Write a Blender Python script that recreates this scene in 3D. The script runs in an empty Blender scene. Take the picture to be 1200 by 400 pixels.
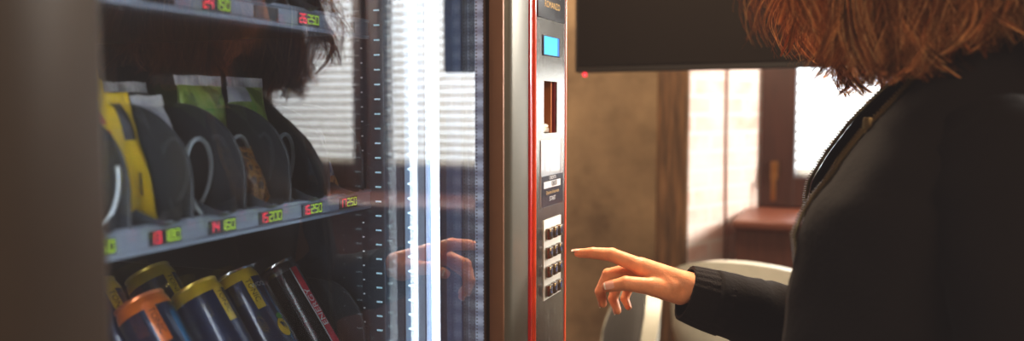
import bpy, bmesh, math, random
from mathutils import Vector, Matrix, noise
random.seed(7)
C = bpy.context.scene.collection
PI = math.pi
V = Vector

# ------------------------------------------------------------------ materials
MATS = {}
def srgb(r, g, b):
    f = lambda c: (c/255/12.92) if c/255 <= 0.04045 else ((c/255+0.055)/1.055)**2.4
    return (f(r), f(g), f(b), 1)

def mat(name, col, rough=0.5, metal=0.0, var=0.08, scale=30.0, bump=0.0, bscale=80.0, emit=None, estr=0.0,
        spec=0.5, stretch=None, sheen=0.0, sss=0.0, coat=0.0, rvar=0.0):
    if name in MATS: return MATS[name]
    m = bpy.data.materials.new(name); m.use_nodes = True
    nt = m.node_tree; N = nt.nodes; L = nt.links
    b = N['Principled BSDF']
    tc = N.new('ShaderNodeTexCoord')
    src = tc.outputs['Object']
    if stretch:
        mp = N.new('ShaderNodeMapping'); mp.inputs['Scale'].default_value = stretch
        L.new(src, mp.inputs['Vector']); src = mp.outputs['Vector']
    nz = N.new('ShaderNodeTexNoise'); nz.inputs['Scale'].default_value = scale; nz.inputs['Detail'].default_value = 5
    L.new(src, nz.inputs['Vector'])
    rp = N.new('ShaderNodeValToRGB')
    c = V(col[:3])
    rp.color_ramp.elements[0].position = 0.3; rp.color_ramp.elements[1].position = 0.7
    rp.color_ramp.elements[0].color = (*[max(0, x*(1-var)) for x in c], 1)
    rp.color_ramp.elements[1].color = (*[min(1, x*(1+var)) for x in c], 1)
    L.new(nz.outputs['Fac'], rp.inputs['Fac']); L.new(rp.outputs['Color'], b.inputs['Base Color'])
    b.inputs['Roughness'].default_value = rough; b.inputs['Metallic'].default_value = metal
    b.inputs['Specular IOR Level'].default_value = spec
    if rvar:
        mr = N.new('ShaderNodeMapRange'); mr.inputs['To Min'].default_value = rough-rvar; mr.inputs['To Max'].default_value = rough+rvar
        L.new(nz.outputs['Fac'], mr.inputs['Value']); L.new(mr.outputs['Result'], b.inputs['Roughness'])
    if bump:
        n2 = N.new('ShaderNodeTexNoise'); n2.inputs['Scale'].default_value = bscale; n2.inputs['Detail'].default_value = 4
        L.new(src, n2.inputs['Vector'])
        bp = N.new('ShaderNodeBump'); bp.inputs['Strength'].default_value = bump; bp.inputs['Distance'].default_value = 0.004
        L.new(n2.outputs['Fac'], bp.inputs['Height']); L.new(bp.outputs['Normal'], b.inputs['Normal'])
    if emit:
        b.inputs['Emission Color'].default_value = (*emit[:3], 1); b.inputs['Emission Strength'].default_value = estr
    if sheen: b.inputs['Sheen Weight'].default_value = sheen
    if coat: b.inputs['Coat Weight'].default_value = coat
    if sss:
        b.inputs['Subsurface Weight'].default_value = sss
        b.inputs['Subsurface Radius'].default_value = (1.0, 0.35, 0.2); b.inputs['Subsurface Scale'].default_value = 0.006
    MATS[name] = m
    return m

def glass_coat(name, boost=1.0, haze=0.0):
    # thin clear pane: transparent with a mirror reflection that follows Fresnel
    m = bpy.data.materials.new(name); m.use_nodes = True
    nt = m.node_tree; N = nt.nodes; L = nt.links
    N.remove(N['Principled BSDF'])
    fr = N.new('ShaderNodeFresnel'); fr.inputs['IOR'].default_value = 1.5
    mu = N.new('ShaderNodeMath'); mu.operation = 'MULTIPLY'; mu.inputs[1].default_value = boost; mu.use_clamp = True
    L.new(fr.outputs[0], mu.inputs[0])
    t = N.new('ShaderNodeBsdfTransparent'); t.inputs[0].default_value = (0.94, 0.96, 0.97, 1)
    g = N.new('ShaderNodeBsdfGlossy'); g.inputs['Roughness'].default_value = 0.0
    tc = N.new('ShaderNodeTexCoord'); nz = N.new('ShaderNodeTexNoise'); nz.inputs['Scale'].default_value = 40
    L.new(tc.outputs['Object'], nz.inputs['Vector'])
    mr = N.new('ShaderNodeMapRange'); mr.inputs['To Min'].default_value = 0.0; mr.inputs['To Max'].default_value = 0.03
    L.new(nz.outputs['Fac'], mr.inputs['Value']); L.new(mr.outputs['Result'], g.inputs['Roughness'])
    mx = N.new('ShaderNodeMixShader')
    L.new(mu.outputs[0], mx.inputs[0]); L.new(t.outputs[0], mx.inputs[1]); L.new(g.outputs[0], mx.inputs[2])
    if haze:      # even diffuse veil imitating haze over the dark interior
        df_ = N.new('ShaderNodeBsdfDiffuse'); df_.inputs[0].default_value = (.8, .8, .82, 1)
        m3 = N.new('ShaderNodeMixShader'); m3.inputs[0].default_value = haze; L.new(mx.outputs[0], m3.inputs[1]); L.new(df_.outputs[0], m3.inputs[2]); mx = m3
    L.new(mx.outputs[0], N['Material Output'].inputs['Surface'])
    return m

def clear(name):
    m = bpy.data.materials.new(name); m.use_nodes = True
    N = m.node_tree.nodes; L = m.node_tree.links
    N.remove(N['Principled BSDF'])
    t = N.new('ShaderNodeBsdfTransparent'); L.new(t.outputs[0], N['Material Output'].inputs['Surface'])
    return m

# ------------------------------------------------------------------ mesh builder
class MB:
    def __init__(s): s.v = []; s.f = []; s.m = []
    def add(s, vs, fs, mi=0, M=None):
        o = len(s.v)
        s.v += [tuple(M @ V(p)) if M else tuple(p) for p in vs]
        s.f += [tuple(i+o for i in f) for f in fs]; s.m += [mi]*len(fs)
    def addbm(s, bm, mi=0, M=None):
        bm.verts.index_update()
        s.add([v.co[:] for v in bm.verts], [[v.index for v in f.verts] for f in bm.faces], mi, M); bm.free()
    def box(s, x0, x1, y0, y1, z0, z1, bev=0.0, mi=0, seg=2, M=None):
        bm = bmesh.new(); bmesh.ops.create_cube(bm, size=1)
        for v in bm.verts: v.co = V(((x0+x1)/2+v.co.x*(x1-x0), (y0+y1)/2+v.co.y*(y1-y0), (z0+z1)/2+v.co.z*(z1-z0)))
        if bev: bmesh.ops.bevel(bm, geom=bm.edges[:], offset=bev, segments=seg, affect='EDGES', profile=0.5)
        s.addbm(bm, mi, M)
    def tube(s, pts, r, n=8, mi=0, cap=True, closed=False, M=None):
        pts = [V(p) for p in pts]; k = len(pts)
        rs = r if isinstance(r, (list, tuple)) else [r]*k
        vs = []; fs = []
        t0 = (pts[1]-pts[0]).normalized()
        a = t0.orthogonal().normalized()
        for i, p in enumerate(pts):
            t = ((pts[(i+1) % k]-pts[i-1]) if (closed or 0 < i < k-1) else (pts[min(i+1, k-1)]-pts[max(i-1, 0)])).normalized()
            a = (a - t*a.dot(t)).normalized(); b = t.cross(a)
            for j in range(n):
                th = 2*PI*j/n; vs.append(p+(a*math.cos(th)+b*math.sin(th))*rs[i])
        for i in range(k if closed else k-1):
            for j in range(n):
                i2 = (i+1) % k
                fs.append((i*n+j, i*n+(j+1) % n, i2*n+(j+1) % n, i2*n+j))
        if cap and not closed:
            fs.append(tuple(range(n-1, -1, -1))); fs.append(tuple((k-1)*n+j for j in range(n)))
        s.add(vs, fs, mi, M)
    def lathe(s, prof, n=32, mi=0, M=None, cap=False):
        vs = []; fs = []; k = len(prof)
        for r, z in prof:
            for j in range(n):
                th = 2*PI*j/n; vs.append((r*math.cos(th), r*math.sin(th), z))
        for i in range(k-1):
            for j in range(n): fs.append((i*n+j, i*n+(j+1) % n, (i+1)*n+(j+1) % n, (i+1)*n+j))
        if cap: fs.append(tuple(range(n-1, -1, -1))); fs.append(tuple((k-1)*n+j for j in range(n)))
        s.add(vs, fs, mi, M)
    def prism(s, poly, d0, d1, axis='y', mi=0, M=None):
        n = len(poly)
        def P(a, b, d): return {'y': (a, d, b), 'x': (d, a, b), 'z': (a, b, d)}[axis]
        vs = [P(a, b, d0) for a, b in poly]+[P(a, b, d1) for a, b in poly]
        fs = [tuple(range(n)), tuple(range(2*n-1, n-1, -1))]+[(i, i+n, (i+1) % n+n, (i+1) % n) for i in range(n)]
        s.add(vs, fs, mi, M)
    def grid(s, fn, nu, nv, mi=0, wrap=False, M=None):
        vs = [fn(i/nu, j/nv) for j in range(nv+1) for i in range(nu+(0 if wrap else 1))]
        w = nu if wrap else nu+1
        fs = []; ms = []
        for j in range(nv):
            for i in range(nu):
                i2 = (i+1) % w
                fs.append((j*w+i, j*w+i2, (j+1)*w+i2, (j+1)*w+i))
                ms.append(mi((i+.5)/nu, (j+.5)/nv) if callable(mi) else mi)
        o = len(s.v); s.add(vs, fs, 0, M); s.m[-len(fs):] = ms
    def ball(s, c, r, mi=0, sub=2, sc=(1, 1, 1), M=None):
        bm = bmesh.new(); bmesh.ops.create_icosphere(bm, subdivisions=sub, radius=r)
        for v in bm.verts: v.co = V((v.co.x*sc[0]+c[0], v.co.y*sc[1]+c[1], v.co.z*sc[2]+c[2]))
        s.addbm(bm, mi, M)
    def capsule(s, p0, r0, p1, r1, n=16):
        s.ball(p0, r0, sub=3); s.ball(p1, r1, sub=3); s.tube([p0, p1], [r0, r1], n)
    def mesh(s, name, smooth=True, fixn=True):
        me = bpy.data.meshes.new(name); me.from_pydata(s.v, [], s.f)
        me.polygons.foreach_set('material_index', s.m)
        if fixn:
            bm = bmesh.new(); bm.from_mesh(me); bmesh.ops.recalc_face_normals(bm, faces=bm.faces[:]); bm.to_mesh(me); bm.free()
        if smooth:
            me.polygons.foreach_set('use_smooth', [True]*len(me.polygons))
        me.update(); return me

ABS = {}
def link(name, me, mats, parent=None, smooth=None, angle=35):
    """mesh given in the frame of its thing; the origin is moved to the mesh's middle"""
    if isinstance(me, MB): me = me.mesh(name, smooth=(smooth is not False))
    if not isinstance(mats, (list, tuple)): mats = [mats]
    for m in mats: me.materials.append(m)
    if smooth is not False and angle and angle < 180:
        me.set_sharp_from_angle(angle=math.radians(angle))
    co = [v.co for v in me.vertices]
    c = V([(min(p[i] for p in co)+max(p[i] for p in co))/2 for i in range(3)])
    me.transform(Matrix.Translation(-c))
    o = bpy.data.objects.new(name, me); C.objects.link(o)
    base = ABS[parent] if parent else V((0, 0, 0))
    o.parent = parent; o.location = c-base; ABS[o] = c
    return o
def tag(o, label=None, cat=None, group=None, kind=None):
    if label: o['label'] = label
    if cat: o['category'] = cat
    if group: o['group'] = group
    if kind: o['kind'] = kind
    return o
def thing(name, loc, label, cat, group=None, rot=None, frame='world'):
    o = bpy.data.objects.new(name, None); C.objects.link(o); o.location = loc; o.empty_display_size = 0.05
    if rot: o.rotation_euler = rot
    ABS[o] = V(loc) if frame == 'world' else V((0, 0, 0))
    return tag(o, label, cat, group)
def struct(name, mb, m, parent=None, smooth=False):
    o = link(name, mb, m, parent, smooth)
    if parent is None: o['kind'] = 'structure'
    return o
def copy_tree(o, parent=None):
    c = o.copy(); C.objects.link(c); c.parent = parent
    ABS[c] = ABS[o]
    for ch in list(o.children): copy_tree(ch, c)
    return c

FONT_CACHE = {}
def text_geo(txt, size):
    """flat lettering: verts (u, v) centred, faces"""
    key = (txt, size)
    if key not in FONT_CACHE:
        cu = bpy.data.curves.new('lettering', 'FONT'); cu.body = txt; cu.size = size; cu.resolution_u = 3
        cu.align_x = 'CENTER'; cu.align_y = 'CENTER'
        o = bpy.data.objects.new('lettering', cu); C.objects.link(o)
        dg = bpy.context.evaluated_depsgraph_get(); dg.update()
        me = o.evaluated_get(dg).to_mesh()
        FONT_CACHE[key] = ([(v.co.x, v.co.y) for v in me.vertices], [tuple(p.vertices) for p in me.polygons])
        o.evaluated_get(dg).to_mesh_clear()
        bpy.data.objects.remove(o); bpy.data.curves.remove(cu)
    return FONT_CACHE[key]
def add_text(mb, txt, size, fn, mi=0, wide=1.0):
    vs, fs = text_geo(txt, size)
    mb.add([fn(u*wide, v) for u, v in vs], fs, mi)

SEG = {'0': 'abcdef', '1': 'bc', '2': 'abged', '3': 'abgcd', '4': 'fgbc', '5': 'afgcd', '6': 'afgedc', '7': 'abc', '8': 'abcdefg', '9': 'abcdfg'}
def add_digit(mb, ch, u0, v0, w, h, fn, mi):
    t = w*0.2; hh = h/2
    R = {'a': (0, w, h-t, h), 'g': (0, w, hh-t/2, hh+t/2), 'd': (0, w, 0, t), 'f': (0, t, hh, h), 'b': (w-t, w, hh, h), 'e': (0, t, 0, hh), 'c': (w-t, w, 0, hh)}
    for s in SEG[ch]:
        a, b, c, d = R[s]; g = t*0.15
        mb.add([fn(u0+a+g, v0+c+g), fn(u0+b-g, v0+c+g), fn(u0+b-g, v0+d-g), fn(u0+a+g, v0+d-g)], [(0, 1, 2, 3)], mi)

def fuse(mb, voxel, smooth=2, sm_f=0.5):
    """one continuous skin over overlapping solids"""
    me = mb.mesh('solid'); o = bpy.data.objects.new('solid', me); C.objects.link(o)
    r = o.modifiers.new('r', 'REMESH'); r.mode = 'VOXEL'; r.voxel_size = voxel
    s = o.modifiers.new('s', 'SMOOTH'); s.iterations = smooth; s.factor = sm_f
    dg = bpy.context.evaluated_depsgraph_get(); dg.update()
    out = bpy.data.meshes.new_from_object(o.evaluated_get(dg))
    bpy.data.objects.remove(o)
    out.polygons.foreach_set('use_smooth', [True]*len(out.polygons))
    return out

# ------------------------------------------------------------------ camera
H = 1.40
cam_d = bpy.data.cameras.new('camera'); cam = bpy.data.objects.new('camera', cam_d); C.objects.link(cam)
cam_d.sensor_width = 36; cam_d.lens = 30; cam_d.clip_start = 0.02
cam.location = (0.45, 0, H)
cam.rotation_euler = (PI/2-math.atan(0.073), 0, math.atan(0.4))
cam_d.dof.use_dof = True; cam_d.dof.focus_distance = 1.27; cam_d.dof.aperture_fstop = 2.3
bpy.context.scene.camera = cam

# ------------------------------------------------------------------ room
def plaster(name, c0, c1, scale=2.2, bump=0.3):
    m = bpy.data.materials.new(name); m.use_nodes = True
    N = m.node_tree.nodes; L = m.node_tree.links; b = N['Principled BSDF']; b.inputs['Roughness'].default_value = 0.85
    tc = N.new('ShaderNodeTexCoord'); n1 = N.new('ShaderNodeTexNoise'); n1.inputs['Scale'].default_value = scale; n1.inputs['Detail'].default_value = 9
    n1.inputs['Roughness'].default_value = 0.65
    L.new(tc.outputs['Object'], n1.inputs['Vector'])
    r = N.new('ShaderNodeValToRGB'); r.color_ramp.elements[0].position = 0.36; r.color_ramp.elements[1].position = 0.62
    r.color_ramp.elements[0].color = c0; r.color_ramp.elements[1].color = c1
    L.new(n1.outputs['Fac'], r.inputs['Fac']); L.new(r.outputs['Color'], b.inputs['Base Color'])
    bp = N.new('ShaderNodeBump'); bp.inputs['Strength'].default_value = bump; L.new(n1.outputs['Fac'], bp.inputs['Height']); L.new(bp.outputs['Normal'], b.inputs['Normal'])
    return m
def brick(name, direction):
    m = bpy.data.materials.new(name); m.use_nodes = True
    N = m.node_tree.nodes; L = m.node_tree.links; b = N['Principled BSDF']; b.inputs['Roughness'].default_value = 0.9
    tc = N.new('ShaderNodeTexCoord'); sp = N.new('ShaderNodeSeparateXYZ'); cb = N.new('ShaderNodeCombineXYZ')
    L.new(tc.outputs['Object'], sp.inputs[0])
    dx = N.new('ShaderNodeMath'); dx.operation = 'MULTIPLY'; dx.inputs[1].default_value = direction[0]; L.new(sp.outputs[0], dx.inputs[0])
    dy = N.new('ShaderNodeMath'); dy.operation = 'MULTIPLY_ADD'; dy.inputs[1].default_value = direction[1]; L.new(sp.outputs[1], dy.inputs[0]); L.new(dx.outputs[0], dy.inputs[2])
    L.new(dy.outputs[0], cb.inputs[0]); L.new(sp.outputs[2], cb.inputs[1])
    br = N.new('ShaderNodeTexBrick'); br.inputs['Scale'].default_value = 1.0
    br.inputs['Brick Width'].default_value = 0.24; br.inputs['Row Height'].default_value = 0.075; br.inputs['Mortar Size'].default_value = 0.009
    br.inputs['Color1'].default_value = srgb(226, 182, 166); br.inputs['Color2'].default_value = srgb(240, 216, 204); br.inputs['Mortar'].default_value = srgb(240, 230, 222)
    L.new(cb.outputs[0], br.inputs['Vector'])
    nz = N.new('ShaderNodeTexNoise'); nz.inputs['Scale'].default_value = 7; nz.inputs['Detail'].default_value = 6; L.new(tc.outputs['Object'], nz.inputs['Vector'])
    mx = N.new('ShaderNodeMixRGB'); mx.blend_type = 'MIX'; mx.inputs[2].default_value = srgb(242, 226, 218)  # paling patches put the strong window light into the brick colour
    rp = N.new('ShaderNodeMapRange'); rp.inputs['From Min'].default_value = 0.35; rp.inputs['From Max'].default_value = 0.6; rp.inputs['To Max'].default_value = 0.85
    L.new(nz.outputs['Fac'], rp.inputs['Value']); L.new(rp.outputs['Result'], mx.inputs[0]); L.new(br.outputs['Color'], mx.inputs[1])
    L.new(mx.outputs[0], b.inputs['Base Color'])
    bp = N.new('ShaderNodeBump'); bp.inputs['Strength'].default_value = 0.6; bp.inputs['Distance'].default_value = 0.01
    L.new(br.outputs['Fac'], bp.inputs['Height']); bp.invert = True; L.new(bp.outputs['Normal'], b.inputs['Normal'])
    return m

M_conc = plaster('brown_plaster', srgb(108, 87, 64), srgb(158, 132, 100))
M_dim = plaster('dim_plaster', srgb(96, 80, 66), srgb(126, 106, 88), 1.2)
M_floor = mat('dark_floorboards', srgb(84, 62, 46), 0.5, var=0.25, scale=3, stretch=(1, 8, 1))
M_ceil = mat('ceiling_paint', srgb(120, 104, 90), 0.9)
M_post = mat('old_timber', srgb(104, 74, 46), 0.8, var=0.65, scale=9, stretch=(9, 9, 0.7), bump=0.8, bscale=20)
M_frame = mat('dark_window_wood', srgb(60, 34, 26), 0.45, var=0.2, scale=10, stretch=(6, 6, 0.6))
M_sill = mat('red_brown_sill_wood', srgb(112, 62, 44), 0.4, var=0.2, scale=8, stretch=(0.7, 6, 6))
M_panelw = mat('brown_panelling', srgb(92, 52, 38), 0.55, var=0.2, scale=8, stretch=(6, 6, 0.6))

X0, X1, Y0, Y1, ZC = -1.05, 3.4, -2.2, 3.9, 2.75
b = MB(); b.box(X0-.1, X1+.1, Y0-.1, Y1+.3, -0.1, 0.0); struct('floor', b, M_floor)
b = MB(); b.box(X0-.1, X1+.1, Y0-.1, Y1+.3, ZC, ZC+.1); struct('ceiling', b, M_ceil)
b = MB(); b.box(X0-.1, X0, Y0-.1, 3.55, 0, ZC); struct('wall_left', b, M_dim)
b = MB(); b.box(X1, X1+.1, Y0-.1, Y1+.1, 0, ZC); struct('wall_right', b, M_dim)
b = MB(); b.box(X0, X1, Y0-.1, Y0, 0, ZC); struct('wall_front', b, M_dim)
b = MB(); b.box(X0, -0.28, 3.42, 3.55, 0, ZC); struct('wall_back', b, M_conc)
b = MB(); b.box(-0.285, -0.1575, 3.40, 3.56, 0, ZC, 0.008); tag(struct('trim_1', b, M_post), kind='structure')
# splayed brick reveal that leads to the window recess
d = V((0.2315, 0.48, 0)).normalized(); nrm = V((-d.y, d.x, 0))
p0 = V((-0.1575, 3.42, 0)); p1 = V((0.076, 3.905, 0))
b = MB()
q = [p0, p1, p1+nrm*0.12, p0+nrm*0.12]
b.prism([(v.x, v.y) for v in q], 0, ZC, 'z'); struct('wall_reveal', b, brick('overlit_brick', (d.x, d.y)))
# window wall, pieces round three openings
WIN = [(0.215, 1.15), (1.27, 1.84), (2.0, 2.62)]
WZ0, WZ1 = 1.10, 2.35
b = MB()
xs = [0.0]+[e for w in WIN for e in w]+[X1]
for i in range(0, len(xs), 2): b.box(xs[i], xs[i+1], Y1, Y1+.12, 0, ZC)
for w in WIN:
    b.box(w[0], w[1], Y1, Y1+.12, 0, WZ0); b.box(w[0], w[1], Y1, Y1+.12, WZ1, ZC)
struct('wall_windows', b, M_panelw)
M_wglass = glass_coat('window_glass')
M_slat = bpy.data.materials.new('white_blind_slat'); M_slat.use_nodes = True
_N = M_slat.node_tree.nodes; _L = M_slat.node_tree.links; _N.remove(_N['Principled BSDF'])
_d = _N.new('ShaderNodeBsdfDiffuse'); _t = _N.new('ShaderNodeBsdfTranslucent'); _x = _N.new('ShaderNodeMixShader'); _x.inputs[0].default_value = 0.3
_d.inputs[0].default_value = (.80, .76, .68, 1); _t.inputs[0].default_value = (.9, .87, .78, 1)
_nz = _N.new('ShaderNodeTexNoise'); _nz.inputs['Scale'].default_value = 3
_mr = _N.new('ShaderNodeMapRange'); _mr.inputs['To Min'].default_value = 0.26; _mr.inputs['To Max'].default_value = 0.34
_L.new(_nz.outputs['Fac'], _mr.inputs['Value']); _L.new(_mr.outputs['Result'], _x.inputs[0])
_L.new(_d.outputs[0], _x.inputs[1]); _L.new(_t.outputs[0], _x.inputs[2]); _L.new(_x.outputs[0], _N['Material Output'].inputs['Surface'])
M_cord = mat('blind_cord', srgb(210, 205, 190), 0.8)
BLAB = ['wide white slatted blind directly behind the person', 'white slatted blind seen only mirrored, right half of glass', 'white slatted blind seen only mirrored, left half of glass']
for i, (a, c) in enumerate(WIN):
    # frame of four dark wooden members, pane, handle
    b = MB()
    e = 0.045
    b.box(a-.14 if i == 0 else a-.05, a+.002, Y1-.03, Y1+.09, WZ0-.13, WZ1+.07, 0.006)
    b.box(c-.002, c+.06, Y1-.03, Y1+.09, WZ0-.13, WZ1+.07, 0.006)
    b.box(a-.04, c+.05, Y1-.028, Y1+.088, WZ0-.13, WZ0+.002, 0.006)
    b.box(a-.04, c+.05, Y1-.028, Y1+.088, WZ1-.002, WZ1+.07, 0.006)
    w = struct('window_%d' % (i+1), b, M_frame)
    g = MB(); g.box(a, c, Y1+.07, Y1+.074, WZ0, WZ1); link('pane', g, M_wglass, w, False)
    if i == 0:
        g = MB(); g.box(a-.095, a-.065, Y1-.05, Y1-.03, 1.09, 1.17, 0.006); g.box(a-.088, a-.072, Y1-.075, Y1-.05, 1.10, 1.115, 0.004); g.box(a-.09, a-.07, Y1-.085, Y1-.07, 1.0, 1.12, 0.005)
        link('window_handle', g, mat('brass_handle', srgb(150, 104, 60), 0.35, 0.8), w)
    # blind
    th = thing('window_blind', ((a+c)/2, Y1+.03, WZ0), BLAB[i], 'blind', 'slatted window blinds')
    b = MB(); n = 0; z = WZ0+.03
    while z < WZ1-.04:
        t = math.radians(28); hw = 0.019
        def sl(u, v, z=z): 
            s = (v-.5)*2*hw
            return (a+.006+(c-a-.012)*u, Y1+.03+s*math.cos(t), z+s*math.sin(t)+0.003*(1-(2*v-1)**2))
        b.grid(sl, 1, 3); z += 0.042
    link('slats', b, M_slat, th)
    b = MB(); b.box(a+.004, c-.004, Y1+.01, Y1+.05, WZ1-.035, WZ1-.003, 0.004); link('headrail', b, M_cord, th)
    b = MB(); b.box(a+.004, c-.004, Y1+.015, Y1+.045, WZ0+.004, WZ0+.018, 0.004); link('bottom_rail', b, M_cord, th)
    for k in (0.15, 0.85):
        b = MB(); b.tube([(a+(c-a)*k, Y1+.03, WZ0+.01), (a+(c-a)*k, Y1+.03, WZ1-.01)], 0.0012, 6); link('cord', b, M_cord, th)
b = MB(); b.box(0.018, X1, 3.38, Y1-.0, 0.928, 0.966, 0.012, seg=3); struct('trim_2', b, M_sill)
b = MB(); b.box(0.03, X1, 3.41, Y1, 0, 0.928); struct('wall_parapet', b, M_panelw)
# cable on the brick reveal
b = MB(); cpts = []
for k in range(30):
    z = 0.02+k*2.6/29; p = p0+(p1-p0)*(0.475+0.012*math.sin(z*3.1)); cpts.append((p.x-nrm.x*0.006, p.y-nrm.y*0.006, z))
b.tube(cpts, 0.0055, 8); tag(link('cable', b, mat('brown_cable', srgb(120, 78, 62), 0.6)), 'thin brown cable running up the bright brick wall', 'cable')

# ------------------------------------------------------------------ television
tv = thing('television', (0.19, 2.43, 1.5), 'black flat television hanging in front of the window, red standby light', 'television')
Mtv = Matrix.Translation((-0.345, 2.5, 1.508)) @ Matrix.Rotation(math.atan2(-0.16, 1.055), 4, 'Z')
M_tvb = mat('black_tv_plastic', srgb(22, 19, 17), 0.6, var=0.05)
M_tvs = mat('tv_screen', srgb(22, 19, 17), 0.8, var=0.03, spec=0.0)
b = MB(); b.box(0, 1.068, 0, 0.05, 0, 0.62, 0.006, M=Mtv); b.box(0.25, 0.82, 0.05, 0.09, 0.1, 0.5, 0.015, M=Mtv); link('casing', b, M_tvb, tv)
b = MB(); b.box(0.012, 1.056, -0.003, 0.001, 0.02, 0.608, M=Mtv); link('screen', b, M_tvs, tv, False)
b = MB(); b.ball((0.03, 0.01, -0.006), 0.0065, M=Mtv); link('standby_light', b, mat('red_standby', srgb(255, 40, 50), 0.4, emit=(1, .03, .06), estr=2.2), tv)
b = MB(); b.tube([(0.53, 0.12, 0.3), (0.53, 0.12, ZC-1.508)], 0.02, 12, M=Mtv); b.box(0.47, 0.59, 0.085, 0.13, 0.2, 0.4, 0.005, M=Mtv); b.box(0.45, 0.61, 0.04, 0.2, ZC-1.508-.015, ZC-1.508, 0.003, M=Mtv)
link('ceiling_mount', b, M_tvb, tv)

# ------------------------------------------------------------------ chairs
M_shell = mat('pale_shell', srgb(176, 177, 166), 0.4, var=0.05)
M_cush = mat('charcoal_upholstery', srgb(66, 66, 66), 0.85, bump=0.2, bscale=300)
M_cleg = mat('chair_leg_wood', srgb(80, 56, 40), 0.5, var=0.2)
def make_chair(loc, rz, label, R, top, pw=.8, am=2.0):
    t = thing('tub_chair', loc, label, 'chair', None, (0, 0, rz), frame='local')
    def prof(a):  # rim height by angle from the back
        return 0.60+(top-0.60)*max(0, math.cos(min(abs(a)/(am*.95), 1)*PI/2))**pw
    def sh(off, z0):
        def f(u, v):
            a = (u-.5)*2*am; zt = prof(a); z = z0+(zt-z0)*v
            r = (R+off)*(0.72+0.28*min(1, (z-0.30)/0.35 if z < .65 else 1))+0.05*max(0, z-.6)
            return (r*math.sin(a), r*math.cos(a)*1.0, z)
        return f
    b = MB(); nu, nv = 40, 14
    b.grid(sh(0, 0.32), nu, nv); b.grid(sh(-0.045, 0.34), nu, nv)
    o = (nu+1)*(nv+1)
    for i in range(nu):
        a0 = nv*(nu+1)+i; b.f.append((a0, a0+1, o+a0+1, o+a0)); b.m.append(0)
        b.f.append((i, i+1, o+i+1, o+i)); b.m.append(0)
    for j in range(nv):
        for i in (0, nu):
            a0 = j*(nu+1)+i; b.f.append((a0, a0+nu+1, o+a0+nu+1, o+a0)); b.m.append(0)
    link('shell', b, M_shell, t, angle=60)
    b = MB()
    b.grid(lambda u, v: (lambda p, q: [q[0], q[1], p[2]-0.0+(-0.02*v)])(sh(-0.05, 0.4)(0.06+0.88*u, v), sh(-0.05-0.05*math.sin(PI*v)**.5*math.sin(PI*u)**.3, 0.4)(0.06+0.88*u, v)), 36, 14)
    link('backrest_pad', b, M_cush, t, angle=180)
    b = MB()
    b.lathe([(0.001, .34), (R*.80, .34), (R*.84, .37), (R*.84, .43), (R*.78, .455), (R*.4, .465), (0.001, .468)], 40); link('seat_cushion', b, M_cush, t)
    b = MB(); b.lathe([(0.001, .30), (R*.72, .30), (R*.76, .34), (0.001, .345)], 40); link('base', b, M_shell, t)
    for sx in (-1, 1):
        for sy in (-1, 1):
            b = MB(); b.tube([(sx*R*.5, sy*R*.5, .31), (sx*R*.68, sy*R*.68, 0)], [.02, .012], 10); link('leg', b, M_cleg, t)
    return t
make_chair((0.235, 2.97, 0), PI*0.93, 'pale tub armchair with its back to the sill, behind the sleeve', 0.355, 0.935)
make_chair((-0.315, 2.40, 0), -.93, 'pale tub chair with charcoal padding, below the pointing hand', 0.25, 0.885, .45, .85)

# ------------------------------------------------------------------ vending machine
vm = thing('vending_machine', (-0.4, 0.77, 0), 'glass-fronted vending machine with lit shelves, steel control panel and red trim', 'vending machine')
M_bronze = mat('bronze_frame', srgb(54, 43, 31), 0.5, 0.1, var=0.04, scale=60, bump=0.03, bscale=900)
M_silver = mat('champagne_frame', srgb(112, 110, 100), 0.36, 0.32, var=0.03, scale=60, bump=0.03, bscale=900)
M_dark = mat('dark_cabinet', srgb(40, 37, 36), 0.6, var=0.1)
M_inner = mat('inner_grey_sheet', srgb(66, 72, 84), 0.4, 0.4, var=0.06)
M_blk = mat('black_plastic', srgb(48, 52, 58), 0.38, var=0.08)
M_rail = mat('grey_price_rail', srgb(150, 160, 178), 0.4, 0.35, var=0.04, bump=0.03, bscale=700)
M_steel = mat('brushed_steel', srgb(170, 168, 162), 0.24, 1.0, var=0.3, scale=22, stretch=(1, 60, 1.6), bump=0.02, bscale=60, rvar=0.08)
M_chrome = mat('coil_wire', srgb(200, 208, 214), 0.3, 0.6)
M_red = mat('red_trim', srgb(190, 26, 18), 0.25, coat=0.6, var=0.05)
M_orange = mat('orange_edge', srgb(226, 84, 40), 0.35, var=0.05)
M_led = mat('led_white', (1, 1, 1, 1), 0.5, emit=(.86, .95, 1.0), estr=12)
M_ledp = mat('led_point', (1, 1, 1, 1), 0.5, emit=(.62, .92, 1.0), estr=1.8)
M_ledd = mat('led_slot', (1, 1, 1, 1), 0.5, emit=(.35, .8, 1.0), estr=.55)
M_pale = mat('pale_diffuser', srgb(178, 194, 216), 0.4, emit=(.55, .7, .95), estr=0.16, var=0.05)
M_navy = mat('blue_grey_sheet', srgb(84, 112, 156), 0.4, 0.3, var=0.1, scale=8, stretch=(1, 1, .2))
YL, YR = 0.398, 1.05      # opening between the door stiles
ZB, ZT = 0.12, 1.83
b = MB()
b.box(-0.86, -0.83, 0.25, 1.27, 0.06, ZT); b.box(-0.83, -0.06, 0.25, 0.275, 0.06, ZT); b.box(-0.83, -0.002, 1.10, 1.27, 0.06, ZT)
b.box(-0.83, -0.002, 0.275, 1.10, ZT-.03, ZT); b.box(-0.83, -0.002, 0.275, 1.10, 0.06, 0.5)
link('cabinet', b, M_dark, vm, False)
for yy in (0.32, 1.2):
    for xx in (-0.78, -0.08):
        b = MB(); b.lathe([(.025, 0), (.025, .015), (.012, .02), (.012, .062)], 16, M=Matrix.Translation((xx, yy, 0)), cap=True); link('foot', b, M_blk, vm)
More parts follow.
